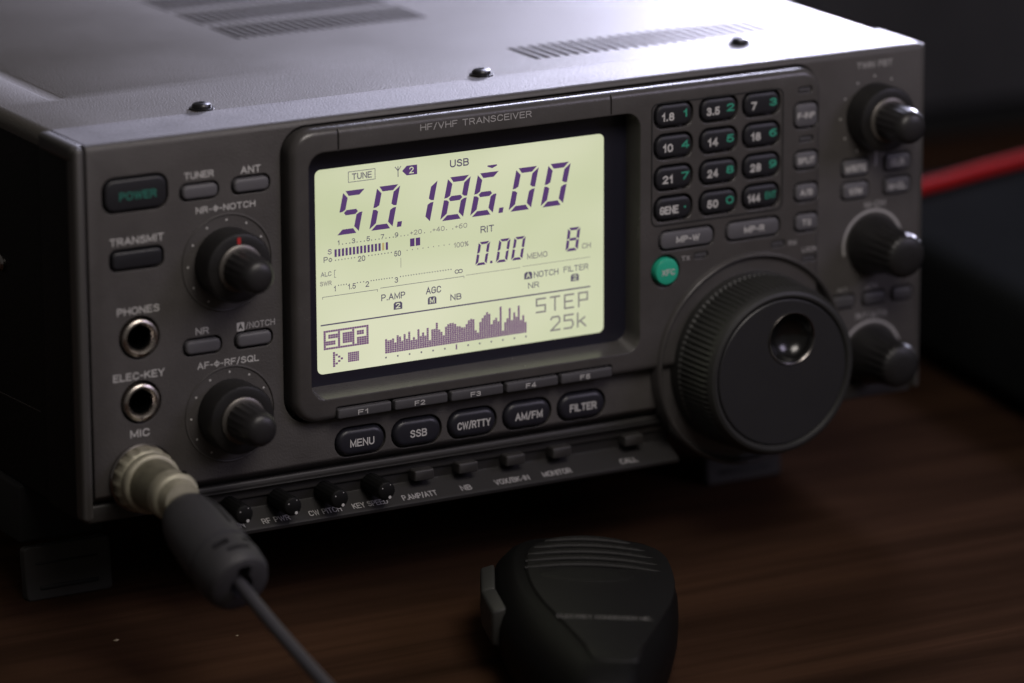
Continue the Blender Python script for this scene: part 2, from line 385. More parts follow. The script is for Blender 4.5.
# --- top cover : plate with real vent slots and a pressed groove
holes = []
for i in range(25): 
    x = 171.2 + i * 3.52
    holes.append((x, x + 2.0, 39.5, 58.5, -1.6))
for row, (ya, yb) in enumerate(((113.5, 134.5), (139, 160), (164.5, 185.5), (190, 211))):
    for i in range(23):
        x = 106 + i * 2.98
        holes.append((x, x + 1.75, ya, yb, -1.6))
groove = (18.5, 27.5, 60, 285)
def cover_mesh():
    x0, x1, y0, y1, zt = 3.5, W - 3.5, 23.6, 300.5, H
    xs = sorted(set([x0, x1, groove[0], groove[0]+2, groove[1]-2, groove[1]] + [round(v, 3) for h_ in holes for v in h_[:2]]))
    ys = sorted(set([y0, y1, groove[2], groove[2]+6, groove[3]-6, groove[3]] + [v for h_ in holes for v in h_[2:4]]))
    V = {}; F = []; VL = []
    def vid(x, y, z):
        k = (round(x, 3), round(y, 3), round(z, 3))
        if k not in V: V[k] = len(VL); VL.append(k)
        return V[k]
    hs = {}
    for h_ in holes:
        hs.setdefault((round(h_[0], 3), h_[2]), h_)
    def inhole(xa, ya):
        for h_ in holes:
            if h_[0]-0.002 <= xa < h_[1]-0.01 and h_[2]-0.002 <= ya < h_[3]-0.01: return True
        return False
    def gz(x, y):
        if groove[0]+1 < x < groove[1]-1 and groove[2]+3 < y < groove[3]-3: return zt - 0.9
        return zt
    for i in range(len(xs)-1):
        for j in range(len(ys)-1):
            if inhole(xs[i], ys[j]): continue
            a, b, c, d = (xs[i], ys[j]), (xs[i+1], ys[j]), (xs[i+1], ys[j+1]), (xs[i], ys[j+1])
            F.append(tuple(vid(p[0], p[1], gz(*p)) for p in (a, b, c, d)))
    for h_ in holes:
        xa, xb, ya, yb, dz = round(h_[0], 3), round(h_[1], 3), h_[2], h_[3], h_[4]
        ring = [(xa, ya), (xb, ya), (xb, yb), (xa, yb)]
        for k in range(4):
            p, q = ring[k], ring[(k+1) % 4]
            F.append((vid(*q, zt), vid(*p, zt), vid(*p, zt-1.4), vid(*q, zt-1.4)))
    # folded side edges, rounded
    n = 5; R = 3.5
    for side, xe, sx in (('l', x0, -1), ('r', x1, 1)):
        prof = [(xe + sx * R * math.sin(PI/2*k/n), zt - R + R * math.cos(PI/2*k/n)) for k in range(n+1)] + [(xe + sx * R, zt - 4.8)]
        for (xa, za), (xb, zb) in zip(prof, prof[1:]):
            for ya, yb in zip(ys, ys[1:]):
                q = (vid(xa, ya, za), vid(xb, ya, zb), vid(xb, yb, zb), vid(xa, yb, za))
                F.append(q if sx > 0 else tuple(reversed(q)))
    me = to_mesh('top_cover', VL, F, M['cover'], 30)
    return me
cover = link('top_cover', cover_mesh(), radio)
cover['label'] = 'textured grey painted steel cover with rows of vent slots'
link('vent_shade', box('vent_shade', 6, W-6, 27, 297, H-5.4, H-4.4, M['slot']), cover)  # black plate added so the inside of the vents reads as shade
def screw(x, y, parent, z):
    me = lathe('cover_screw', [(3.7, 0.0), (3.7, -0.45), (3.5, -0.5), (2.9, -0.5), (2.9, -1.1), (2.6, -1.6), (1.9, -1.9), (0.9, -2.0), (0.8, -1.3), (0.01, -1.3)], M['screw'], 24)
    o = link('cover_screw', me, parent, (x, y, z)); o.rotation_euler = (-PI/2, 0, 0); return o
for x in (52.4, 145.7, 237.4): screw(x, 28.0, cover, H)

# --- front frame: smooth moulded lip on top + panel
# panel ring section in (y,z)
prof = [(24, 112.1), (1.8, 112.1), (0.9, 111.8), (0.25, 111.1), (0, 110.2), (0, 8.6), (0.3, 8.1), (4.5, 5.2), (24, 5.2)]
panel = link('front_panel', extrude_x('front_panel', prof, 2.6, W - 0.9, M['panel']), radio)
def btn_cut(w, h, r, y0, y1, cx, cz, g=0.75):
    return (rr('c', w + 2*g, h + 2*g, r + g, [(0, y1), (0, y0)], M['well'], None, 5), (cx, 0, cz))
left_btns = [('power_button', 17.5, 96.6, 19.4, 9.2, 3.0, 'black'), ('transmit_button', 17.5, 77.5, 15.8, 5.2, 1.6, 'black'),
             ('tuner_button', 37.7, 94.9, 11.2, 4.0, 1.6, 'grey'), ('antenna_button', 54.1, 95.0, 11.2, 4.0, 1.6, 'grey'),
             ('noise_reduction_button', 37.7, 48.9, 11.2, 4.0, 1.6, 'grey'), ('notch_button', 54.1, 48.9, 11.2, 4.0, 1.6, 'grey')]
right_btns = [('memory_button', 262.0, 75.3, 9.4, 5.0, 1.4, 'grey', 'WRITE'), ('memory_button', 277.5, 75.5, 9.4, 5.0, 1.4, 'grey', 'CLR'),
              ('memory_button', 262.0, 68.1, 9.4, 5.0, 1.4, 'grey', 'V/M'), ('memory_button', 277.5, 68.0, 9.4, 5.0, 1.4, 'grey', 'MENU'),
              ('tuning_button', 258.3, 32.8, 8.0, 3.8, 1.2, 'greyd', None), ('tuning_button', 269.6, 32.7, 8.0, 3.8, 1.2, 'greyd', None), ('tuning_button', 280.0, 32.9, 7.4, 3.8, 1.2, 'greyd', None)]
mode_btns = [(88.6, 'MENU', 8.0), (107.5, 'SSB', 5.6), (126.3, 'CW/RTTY', 11.2), (145.2, 'AM/FM', 9.4), (164.1, 'FILTER', 9.2)]
right_btns[3] = ('memory_button', 277.5, 68.0, 9.4, 5.0, 1.4, 'grey', 'M-CL')
cs = []
for b in left_btns: cs.append(btn_cut(b[3], b[4], b[5], -1, 2.6, b[1], b[2]))
for b in right_btns: cs.append(btn_cut(b[3], b[4], b[5], -1, 2.6, b[1], b[2], 0.6))
for x, s_, w_ in mode_btns: cs.append(btn_cut(16.0, 8.2, 3.9, -1, 2.6, x, 13.0, 0.6))
for z in (54.1, 34.9): cs.append((lathe('c', [(6.5, 9.0), (6.5, -1)], M['well'], 32, None), (17.8, 0, z)))
cut(panel, cs)
cut(panel, [(rr('c', 247.9 - 63.6, 110.3 - 20.9, 8.4, [(0, 6.9), (0, -1)], M['well'], None, 8), ((247.9 + 63.6)/2, 0, (110.3 + 20.9)/2))])

def button(name, cx, cz, w, h, r, m, y=-1.1, dome=0.5, parent=None):
    prof = [(0, y + 3.6), (0, y + dome*1.6), (dome*0.25, y + dome*0.7), (dome*0.8, y + dome*0.15), (dome*1.6, y)]
    return link(name, rr(name, w, h, r, prof, m), parent or radio, (cx, 0, cz))
def fit_label(s, b, m, dx, dz, h, w, y, **k):
    return link('button_label', text_mesh(s, m, dx, dz, h, w, y, **k), b)
for nm, cx, cz, w, h, r, mm_ in left_btns:
    b = button(nm, cx, cz, w, h, r, M[mm_], -0.9 if mm_ == 'grey' else -0.7)
    if nm == 'power_button': fit_label('POWER', b, M['teal'], 0.6, -0.3, 2.4, 11.6, -0.75, bold=0.02)
for nm, cx, cz, w, h, r, mm_, t in right_btns:
    b = button(nm, cx, cz, w, h, r, M[mm_], -0.9)
    if t: fit_label(t, b, M['print'], -0.3, 0, 2.1, 1.55 * len(t), -0.97, bold=0.03)
for x, s_, w_ in mode_btns:
    b = button('mode_button', x, 13.0, 16.0, 8.2, 3.9, M['mode'], -0.9, 1.0)
    fit_label(s_, b, M['print'], 0.2, -0.3, 2.35, w_, -0.97, bold=0.018)

# printed legends on the panel
PL = [('TUNER', 37.7, 99.7, 9.3, 2.0), ('ANT', 54.2, 99.4, 6.4, 2.1), ('NR-\u03a6-NOTCH', 46.0, 89.2, 19.0, 1.9), ('TRANSMIT', 17.7, 83.0, 17.0, 2.2),
      ('PHONES', 17.6, 62.3, 13.4, 2.2), ('ELEC-KEY', 17.3, 42.9, 16.2, 2.2), ('MIC', 17.2, 25.7, 6.2, 2.3), ('NR', 37.7, 53.4, 4.2, 2.0),
      ('AF-\u03a6-RF/SQL', 45.8, 43.0, 19.8, 2.0), ('TWIN PBT', 268.7, 107.3, 13.0, 2.0),
      ('M-CH', 269.6, 62.9, 7.6, 2.0), ('RIT/\u0394TX', 268.9, 27.4, 11.6, 1.8), ('RIT', 258.0, 36.6, 3.6, 1.3), ('\u0394TX', 268.8, 36.6, 4.4, 1.3)]
for s_, x, z, w, h in PL: label(s_, panel, M['print'] if x < 200 else M['printd'], x, z, h, w, -0.06, bold=0.014)
# [A]/NOTCH : white box with dark letter
label('/NOTCH', panel, M['printd'], 56.4, 53.1, 1.9, 9.4, -0.06, bold=0.006)
link('printed_label', merge('boxed_letter', [rr('b', 2.4, 2.6, 0.3, [(0, -0.03), (0, -0.06)], M['print'], None, 3), (text_mesh('A', M['case'], 0, 0, 1.7, 1.5, -0.1, bold=0.03))]), panel, (50.0, 0, 53.0))

def ring_mesh(name, r0, r1, y, m, a0=0, a1=2*PI, seg=72, th=0.05):
    V = []; F = []
    for i in range(seg + 1):
        a = a0 + (a1 - a0) * i / seg
        for r in (r0, r1):
            V.append((r*math.cos(a), y, r*math.sin(a)))
    for i in range(seg): F.append((2*i, 2*i+1, 2*i+3, 2*i+2))
    return to_mesh(name, V, F, m)
def disc(r, y, m, seg=14):
    return to_mesh('dot', [(r*math.cos(2*PI*i/seg), y, r*math.sin(2*PI*i/seg)) for i in range(seg)], [tuple(range(seg))], m)
def dots(cx, cz, R, n, a0, a1, r=0.32, y=-0.06):
    ms = []
    for i in range(n):
        a = math.radians(a0 + (a1 - a0) * i / (n - 1))
        ms.append((disc(r, y, M['print']), (R*math.cos(a), 0, R*math.sin(a))))
    return link('scale_dots', merge('scale_dots', ms), panel, (cx, 0, cz))
for cz in (72.8, 28.0 - 0.6):
    dots(46.2, cz, 12.6, 11, 240, -60)
    o = link('knob_surround', lathe('knob_surround', [(14.6, 0.2), (14.6, -0.25), (14.3, -0.35), (14.0, -0.25), (14.0, 0.2)], M['panel'], 64, 60, cap=False), panel, (46.2, 0, cz))

# knobs
def knurl(n, amp):
    return lambda a, k: 1 + amp * (0.5 + 0.5 * math.cos(n * a))
def dual_knob(cx, cz, r_out, r_in, tip, outer=True, name='control_knob', angle=80, mark=None, grad=8.5):
    root_prof = [(r_out, 0.2), (r_out, -grad + 1.2), (r_out - 0.5, -grad + 0.3), (r_out - 1.4, -grad), (r_in + 1.4, -grad)]
    sk = 24
    me = lathe('outer_ring', root_prof, M['knob'], 144, 30, None)
    o = link(name, me, radio, (cx, 0, cz))
    col = lathe('collar', [(r_in + 1.3, -grad + 0.5), (r_in + 1.3, -grad - 0.5), (r_in + 0.7, -grad - 0.9), (r_in, -grad - 0.9)], M['collar'], 48)
    link('collar', col, o)
    n = 18
    inner = lathe('inner_knob', [(r_in, -grad + 0.5), (r_in*0.99, -grad - 3), (r_in*0.95, -tip + 4.2), (r_in*0.90, -tip + 2.4), (r_in*0.80, -tip + 1.2), (r_in*0.62, -tip + 0.45), (r_in*0.35, -tip + 0.05), (0.02, -tip - 0.05)],
                  M['knobtip'], 144, 40, lambda a, k: 1 + (0.028 * max(-0.2, math.cos(n * a)) if k in (0, 1, 2) else 0))
    link('inner_knob', inner, o)
    if mark:
        link('pointer_mark', box('pointer_mark', -0.5, 0.5, -grad - 0.12, -grad + 0.2, r_in + 1.5, r_out - 1.4, M[mark]), o).rotation_euler = (0, math.radians(90 - angle), 0)
    return o
dual_knob(46.2, 72.8, 10.5, 5.7, 22.0, mark='red', angle=92)
dual_knob(46.2, 27.4, 10.5, 5.7, 22.0, )
dual_knob(268.8, 91.2, 10.3, 5.8, 22.5)
dots(268.8, 91.2, 12.4, 11, 240, -60, 0.3)
for cz, tip in ((50.2, 20.0), (14.6, 18.0)):
    me = lathe('detent_knob', [(9.4, 0.2), (9.4, -2.0), (9.0, -3.2), (7.9, -7.5), (7.2, -10.5), (7.0, -13), (6.9, -tip+2), (6.4, -tip+0.8), (5.2, -tip+0.1), (3.0, -tip-0.2), (0.02, -tip-0.3)],
               M['knob'], 144, 40, lambda a, k: 1 + (0.025 * math.cos(20 * a) if 3 < k < 7 else 0))
    link('detent_knob', me, radio, (268.9, 0, cz))
    link('scale_arc', ring_mesh('scale_arc', 10.3, 11.2, -0.06, M['printd'], -0.25, PI + 0.25), panel, (268.9, 0, cz))
# small tick between the memory buttons
link('panel_tick', box('panel_tick', 269.4, 269.9, -0.12, 0.1, 75, 81, M['printd']), panel)

# jacks
for z, nm in ((54.1, 'phones_jack'), (34.9, 'key_jack')):
    j = link(nm, lathe(nm, [(5.6, 8.9), (5.6, -0.6), (5.3, -1.0), (4.6, -1.1), (3.9, -0.4), (3.6, 0.4), (3.6, 8.4), (0.02, 8.5)], M['jack'], 48, 50), radio, (17.8, 0, z))
    link('socket_hole', lathe('socket_hole', [(3.58, 8.0), (3.58, 0.7), (3.3, 0.9), (3.2, 7.0), (0.02, 7.1)], M['hole'], 32), j)

# side trim + groove, lower base, chin
for sx, xa, xb in ((-1, -1.4, 2.1), ):
    prf = []
    me = rr('side_trim', xb - xa, 110.4, 1.5, [(0, 4.2), (0, 0.8), (0.35, -0.1), (1.0, -0.5)], M['trim'], 50)
    link('side_trim', merge('side_trim', [me, (box('c', -1.55, 2.6, 1.2, 24.2, 50.6, 55.75, M['trim'], 1.3), (-0.35 - (xa+xb)/2 + 0.3, 0, 0))]), radio, ((xa + xb)/2, 0, 56.4))
me = rr('side_trim', 1.6, 110.4, 0.75, [(0, 23.5), (0, 1.2), (0.3, 0.5), (0.6, 0.3)], M['trim'], 50)
link('side_trim', me, radio, (W - 0.1, 0, 56.4))
link('lower_base', box('lower_base', 0.8, W - 0.8, 2.6, 26, -0.3, 5.15, M['base'], 0.8), radio)

chin_prof = [(12, 3.8), (0.6, 3.8), (0.25, 3.5), (0.6, 3.1), (3.5, 2.6), (3.5, -3.3), (3.2, -3.7), (-3.6, -7.3), (-4.0, -7.8), (-3.9, -8.8), (-3.3, -9.2), (12, -9.2)]
chin = link('lower_control_strip', extrude_x('lower_control_strip', chin_prof, 37.5, 196.5, M['chin']), radio)
sl = Vector((6.8, 3.6)).normalized()
for s_, x, w in (('MIC GAIN', 44.0, 10.0), ('RF PWR', 59.4, 9.0), ('CW PITCH', 75.6, 10.6), ('KEY SPEED', 90.6, 11.6), ('P.AMP/ATT', 107.3, 11.6), ('NB', 123.1, 3.6), ('VOX/BK-IN', 138.9, 11.8), ('MONITOR', 154.5, 9.8), ('CALL', 179.7, 6.0)):
    label(s_, chin, M['printd'], x, -6.36, 2.2, w, -1.92, slope=(sl[0], sl[1]), bold=0.01)
for i, x in enumerate((46.4, 62.2, 77.6, 93.2)):
    kn = link('trimmer_knob', lathe('trimmer_knob', [(2.9, 3.6), (2.9, -7.2), (2.7, -7.7), (2.3, -7.95), (0.02, -8.0)], M['trimk'], 48, 40, lambda a, k: 1 + (0.03*math.cos(16*a) if k < 2 else 0)), radio, (x, 0, -1.4))
    ptr = merge('pointer_mark', [(disc(0.48, -8.06, M['print']), (0.9, 0, -1.9)), (disc(0.22, -8.06, M['printd']), (-1.5, 0, 1.1)), (disc(0.18, -8.06, M['printd']), (1.1, 0, 1.9))])
    link('pointer_mark', ptr, kn)
for x in (109.6, 124.6, 140.9, 157.0, 182.4):
    link('function_button', rr('function_button', 6.6, 3.3, 0.5, [(0, 3.6), (0, -0.5), (0.15, -0.85), (0.4, -1.0)], M['base'], 40), radio, (x, 0, -0.7))

# ------------------------------------------------------------------ raised display / keypad module
X0, X1, Z0, Z1 = 65.4, 247.2, 21.4, 109.6
mcx, mcz = (X0+X1)/2, (Z0+Z1)/2
mod = link('display_bezel', rr('display_bezel', X1-X0, Z1-Z0, 7.5, [(0, 7.0), (0, -1.6), (0.25, -2.5), (0.75, -3.3), (1.4, -3.8), (2.2, -4.0)], M['bezel'], 40, 10), radio, (mcx, 0, mcz))
def mc(x, z): return (x - mcx, 0, z - mcz)
cs = []
# display opening: straight walls on three sides, sloped bottom
out = []
for y, zb, xr, rad in ((4.6, 30.0, 182.4, 4.0), (-4.6, 28.2, 182.4, 5.0)):
    out.append([(x + (70.8 + xr)/2 - mcx, y, z + (102.6 + zb)/2 - mcz) for x, z in rr_outline(xr - 70.8, 102.6 - zb, rad, 8)])
cut(mod, [rings_mesh('c', out, M['well'], None)])
keyx = (193.9, 209.8, 225.1); keyz = (100.5, 90.9, 81.2, 71.7)
for x in keyx:
    for z in keyz:
        c = btn_cut(12.4, 6.6, 2.6, -5, -1.5, x, z, 0.8); cs.append((c[0], mc(x, z)))
bands = [(198.7, 61.7, 18.6, 5.2, 2.0, 'MP-W', 8.2), (222.4, 61.7, 18.6, 5.2, 2.0, 'MP-R', 7.2)]
for b in bands:
    c = btn_cut(b[2], b[3], b[4], -5, -1.5, 0, 0, 0.7); cs.append((c[0], mc(b[0], b[1])))
sideb = [(241.2, 95.1, 8.0, 7.2, 1.8, 'F-INP', 6.2), (241.4, 81.0, 8.0, 5.0, 1.6, 'SPLIT', 6.0), (241.6, 70.9, 8.0, 5.0, 1.6, 'A/B', 4.4), (241.8, 61.4, 8.0, 5.0, 1.6, 'TS', 3.2)]
for b in sideb:
    c = btn_cut(b[2], b[3], b[4], -5, -1.5, 0, 0, 0.7); cs.append((c[0], mc(b[0], b[1])))
for x, z in ((240.9, 103.0), (241.4, 87.6), (204.0, 55.7), (231.6, 55.7), (243.0, 49.7)):
    cs.append((rr('c', 5.0, 1.9, 0.6, [(0, -3.1), (0, -5)], M['well'], None, 4), mc(x, z)))
# F key strip channel
cs.append((rr('c', 94.0, 4.0, 0.8, [(0, -2.0), (0, -5)], M['well'], None, 4), mc(125.6, 23.6)))
# split lines across the top rail and keypad frame line (thin slots)
cut(mod, [(rr('c', 0.45, 7.4, 0.1, [(0, -3.0), (0, -5)], M['well'], None, 1), mc(x, 106.5)) for x in (80.6, 172.2)])
cs.append((lathe('c', [(5.1, -1.8), (5.1, -5)], M['well'], 32, None), mc(191.3, 52.3)))
cut(mod, cs)
for x, z in ((240.9, 103.0), (241.4, 87.6), (204.0, 55.7), (231.6, 55.7), (243.0, 49.7)):
    link('indicator_lens', rr('indicator_lens', 4.2, 1.2, 0.4, [(0, -3.0), (0, -3.7)], M['greyd'], None, 4), radio, (x, 0, z))
# keypad frame: fine raised line around the twelve keys
def frame_line():
    o = rr_outline(46.8, 38.0, 2.2, 6); i = rr_outline(46.2, 37.4, 1.9, 6); V = []; F = []; n = len(o)
    for a, b in zip(o, i):
        V += [(a[0], -3.95, a[1]), (a[0]-0.0, -4.25, a[1]), (b[0], -4.25, b[1]), (b[0], -3.95, b[1])]
    for k in range(n):
        p, q = 4*k, 4*((k+1) % n)
        for t in range(3): F.append((p+t, p+t+1, q+t+1, q+t))
    return to_mesh('keypad_outline', V, F, M['well'])
link('keypad_outline', frame_line(), mod, mc(209.6, 85.6))

labels_keys = [[('1.8', '1'), ('3.5', '2'), ('7', '3')], [('10', '4'), ('14', '5'), ('18', '6')], [('21', '7'), ('24', '8'), ('28', '9')], [('GENE', '\u2022'), ('50', '0'), ('144', 'ENT')]]
keyw = {'1.8': 4.3, '3.5': 4.6, '7': 2.0, '10': 3.5, '14': 3.6, '18': 3.4, '21': 3.6, '24': 3.8, '28': 3.8, 'GENE': 6.4, '50': 3.8, '144': 4.4}
proto = rr('keypad_key', 12.4, 6.6, 2.6, [(0, -1.6), (0, -3.7), (0.2, -4.2), (0.7, -4.45), (1.2, -4.5)], M['black'])
for r, z in enumerate(keyz):
    for c, x in enumerate(keyx):
        k = link('keypad_key', proto, radio, (x, 0, z))
        a, g = labels_keys[r][c]
        dx = -2.2 if a not in ('GENE', '144') else (-1.7 if a == 'GENE' else -2.7)
        fit_label(a, k, M['print'], dx if a != '7' else -3.0, -0.4, 2.5, keyw[a], -4.57, bold=0.03)
        if g == 'ENT': fit_label('ENT', k, M['green'], 3.3, 0.0, 2.2, 3.8, -4.57, bold=0.0)
        elif g == '\u2022':
            link('button_label', disc(0.35, -4.57, M['green'], 10), k, (3.9, 0, 0))
        else: fit_label(g, k, M['green'], 3.9, 0.2, 2.4, 2.9 if g != '1' else 1.5, -4.57, bold=0.03)
for cx, cz, w, h, r, t, tw in bands:
    b = link('memory_pad_button', rr('memory_pad_button', w, h, r, [(0, -1.6), (0, -3.8), (0.2, -4.3), (0.8, -4.5)], M['grey']), radio, (cx, 0, cz))
    fit_label(t, b, M['print'], 0.2, 0, 2.0, tw, -4.57, bold=0.03)
for cx, cz, w, h, r, t, tw in sideb:
    b = link('side_button', rr('side_button', w, h, r, [(0, -1.6), (0, -3.8), (0.2, -4.3), (0.8, -4.5)], M['grey']), radio, (cx, 0, cz))
    fit_label(t, b, M['print'], -0.2, 0, 1.9, tw, -4.57, bold=0.02)
label('HF/VHF TRANSCEIVER', mod, M['printd'], 126.2 - mcx, 106.3 - mcz, 1.95, 37.4, -4.06, bold=0.004)
label('TX', mod, M['printd'], 198.5 - mcx, 55.4 - mcz, 1.5, 3.0, -4.06)
label('RX', mod, M['printd'], 236.9 - mcx, 55.4 - mcz, 1.5, 3.0, -4.06)
label('LOCK', mod, M['printd'], 243.1 - mcx, 52.7 - mcz, 1.5, 5.2, -4.06)
for i in range(5):
    x = (87.8, 106.7, 125.6, 144.5, 163.3)[i]
    b = link('function_key', rr('function_key', 17.9, 3.1, 0.6, [(0, -1.9), (0, -4.3), (0.2, -4.75), (0.6, -4.9)], M['mode']), radio, (x, 0, 23.5))
    b.data.materials[0] = M['greyd']
    fit_label('F%d' % (i+1), b, M['print'], -0.6, -0.2, 1.5, 3.6, -4.97, bold=0.02)
x = link('transmit_frequency_button', lathe('transmit_frequency_button', [(4.2, -1.9), (4.2, -4.6), (3.9, -5.2), (3.0, -5.4), (0.02, -5.45)], M['xfc'], 32), radio, (191.3, 0, 52.3))
fit_label('XFC', x, M['print'], 0.2, -0.1, 1.9, 4.6, -5.52, bold=0.02)

# ------------------------------------------------------------------ display
disp = link('display', rr('display', 112.5, 73.5, 3.8, [(0, 6.5), (0, 4.55)], M['glass'], None, 6), radio, (126.6, 0, 66.2))
disp['label'] = 'backlit pale green display with dark violet digits'
scr = link('backlit_screen', rr('backlit_screen', 97.5, 61.8, 1.8, [(0, 4.6), (0, 4.5)], M['lcd'], None, 6), disp, (125.85 - 126.6, 0, 64.4 - 66.2))
YL = 4.44
def poly(pts, m, y=YL): return to_mesh('p', [(x, y, z) for x, z in pts], [tuple(range(len(pts)))], m)
def rect(x0, x1, z0, z1, m, y=YL): return poly([(x0, z0), (x1, z0), (x1, z1), (x0, z1)], m, y)
SEG = {'0': 'abcdef', '1': 'bc', '5': 'afgcd', '6': 'afgedc', '8': 'abcdefg'}
def seven(ch, x0, z0, w, h, sl_, t, m):
    g = t * 0.13; out = []; hh = h / 2
    def P(x, z): return (x0 + x + sl_ * z / h, z0 + z)
    def H_(z, bot=None):
        if bot == 'm': p = [(t*0.7+g, z), (t*1.1+g, z+t*0.42), (w-t*1.1-g, z+t*0.42), (w-t*0.7-g, z), (w-t*1.1-g, z-t*0.42), (t*1.1+g, z-t*0.42)]
        elif bot == 't': p = [(g+t*0.25, h), (w-g-t*0.25, h), (w-t-g, h-t*0.85), (t+g, h-t*0.85)][::-1]
        else: p = [(g+t*0.25, 0), (w-g-t*0.25, 0), (w-t-g, t*0.85), (t+g, t*0.85)]
        return p
    S_ = {'a': H_(0, 't'), 'd': H_(0), 'g': H_(hh, 'm'),
          'f': [(0, hh+g), (t*0.55, hh+g*1.5), (t, hh+t*0.5), (t, h-t-g), (0, h-g*2)],
          'e': [(0, g*2), (t, t+g), (t, hh-t*0.5), (t*0.55, hh-g*1.5), (0, hh-g)],
          'b': [(w, hh+g), (w, h-g*2), (w-t, h-t-g), (w-t, hh+t*0.5), (w-t*0.55, hh+g*1.5)],
          'c': [(w, g*2), (w, hh-g), (w-t*0.55, hh-g*1.5), (w-t, hh-t*0.5), (w-t, t+g)]}
    for s_ in SEG[ch]: out.append(poly([P(*p) for p in S_[s_]], m))
    return out
def lcd(name, meshes): return link(name, merge(name, meshes), disp, (-126.6, 0, -66.2))
D = M['lcd_dark']; T = M['lcd_thin']; PA = M['lcd_pale']; DT = M['lcd_dot']
for ch, x in (('5', 83.5), ('0', 94.7), ('1', 107.2), ('8', 118.4), ('6', 128.5), ('0', 141.6), ('0', 152.6)):
    lcd('frequency_digit', seven(ch, x, 75.0, 7.7, 13.0, 2.9, 1.85, D))
for x in (103.9, 138.2): lcd('decimal_point', [poly([(x, 75.1), (x+1.5, 75.1), (x+1.8, 76.7), (x+0.3, 76.7)], D)])
lcd('tuning_mark', [poly([(134.6, 89.7), (136.2, 89.1), (137.8, 89.7), (137.8, 90.1), (134.6, 90.1)], D)])
def lt(s_, x0, x1, z0, z1, m=T, bold=0.0,  name='screen_text'):
    return link(name, text_mesh(s_, m, (x0+x1)/2 - 126.6, (z0+z1)/2 - 66.2, z1 - z0, x1 - x0, YL, bold=bold + 0.008), disp)
lt('TUNE', 89.3, 95.8, 91.1, 93.0, T, 0.006)
def frame(x0, x1, z0, z1, t, m):
    return [rect(x0, x1, z0, z0+t, m), rect(x0, x1, z1-t, z1, m), rect(x0, x0+t, z0+t, z1-t, m), rect(x1-t, x1, z0+t, z1-t, m)]
lcd('text_frame', frame(88.0, 97.0, 90.4, 93.7, 0.18, T))
lcd('antenna_symbol', [rect(104.4, 104.65, 90.2, 93.4, T), poly([(103.4, 93.3), (103.6, 93.4), (104.55, 92.2), (104.5, 91.9)], T), poly([(105.6, 93.3), (105.4, 93.4), (104.5, 92.2), (104.55, 91.9)], T)])
lcd('antenna_tag', [poly([(105.9, 91.8), (107.4, 90.3), (110.9, 90.3), (110.9, 93.2), (107.4, 93.2)], D)])
link('screen_text', text_mesh('2', M['lcd'], 109.0 - 126.6, 91.75 - 66.2, 2.0, 1.5, YL - 0.03, bold=0.01), disp)
lt('USB', 121.9, 128.3, 90.9, 93.2, T, 0.014)
lt('RIT', 132.1, 136.7, 69.7, 71.8, T, 0.004)
for ch, x in (('0', 130.2), ('0', 137.2), ('0', 142.4)): lcd('offset_digit', seven(ch, x, 59.9, 3.9, 7.1, 1.3, 0.9, D))
lcd('decimal_point', [rect(135.3, 136.1, 60.0, 60.8, D)])
lt('MEMO', 148.0, 155.0, 59.6, 61.4, PA, 0.01)
lcd('memory_digit', seven('8', 161.2, 60.3, 4.3, 7.2, 1.0, 1.0, D))
lt('CH', 167.0, 170.1, 60.5, 62.2, PA, 0.012)
lt('NOTCH', 150.3, 158.8, 53.6, 55.5, T, -0.002); lt('FILTER', 160.6, 169.2, 53.9, 55.7, T, -0.002)
lt('NR', 148.3, 152.1, 50.5, 52.3, T, -0.002)
def boxed(ch, x0, x1, z0, z1, m=T):
    lcd('boxed_symbol', [poly([(x0, z0), (x1, z0), (x1, z1-0.5), (x1-0.5, z1), (x0+0.5, z1), (x0, z1-0.5)], m)])
    link('screen_text', text_mesh(ch, M['lcd'], (x0+x1)/2 - 126.6, (z0+z1)/2 - 66.2, (z1-z0)*0.72, (x1-x0)*0.55, YL - 0.03, bold=0.02), disp)
boxed('A', 147.0, 149.7, 53.5, 55.7); boxed('2', 163.1, 165.9, 50.8, 53.0); boxed('2', 102.6, 105.5, 50.0, 52.3); boxed('M', 114.1, 117.0, 50.1, 52.4)
lt('P.AMP', 98.5, 106.5, 53.2, 55.2, T, 0.004); lt('AGC', 113.5, 118.6, 53.3, 55.4, T, 0.004); lt('NB', 121.7, 125.5, 50.3, 52.2, T, 0.008)
lcd('rule_line', [rect(78.3, 169.9, 48.2, 48.62, T)])
lcd('rule_line', [rect(79.0, 97.2, 56.85, 57.0, T), rect(98.2, 126.4, 57.15, 57.3, T), rect(127.0, 145.6, 57.35, 57.5, PA), rect(146.4, 169.8, 57.55, 57.7, PA),
                  rect(97.2, 97.35, 56.3, 57.0, T), rect(79.0, 79.15, 56.3, 57.0, T), rect(126.3, 126.45, 56.6, 57.3, T)])
bars = []
for i in range(15):
    x = 83.2 + i * 1.213
    bars.append(rect(x, x + 0.74, 68.6, 70.9, M['lcd_amber'] if i == 13 else D))
lcd('signal_meter_bars', bars)
lcd('signal_meter_peak', [rect(108.3, 109.8, 68.6, 71.0, D), rect(110.2, 111.7, 68.6, 71.0, D)])
lt('S', 81.0, 82.3, 69.6, 71.2, D, 0.0); lt('Po', 79.6, 82.4, 67.3, 69.0, T, -0.002)
for s_, x, w in (('1', 84.6, 0.7), ('3', 89.5, 1.2), ('5', 94.4, 1.2), ('7', 99.1, 1.2), ('9', 103.8, 1.2), ('+20', 110.3, 4.0), ('+40', 117.9, 4.1), ('+60', 125.5, 4.2)):
    lt(s_, x-w/2, x+w/2, 72.0, 73.5, T if x < 110 else PA, 0.002)
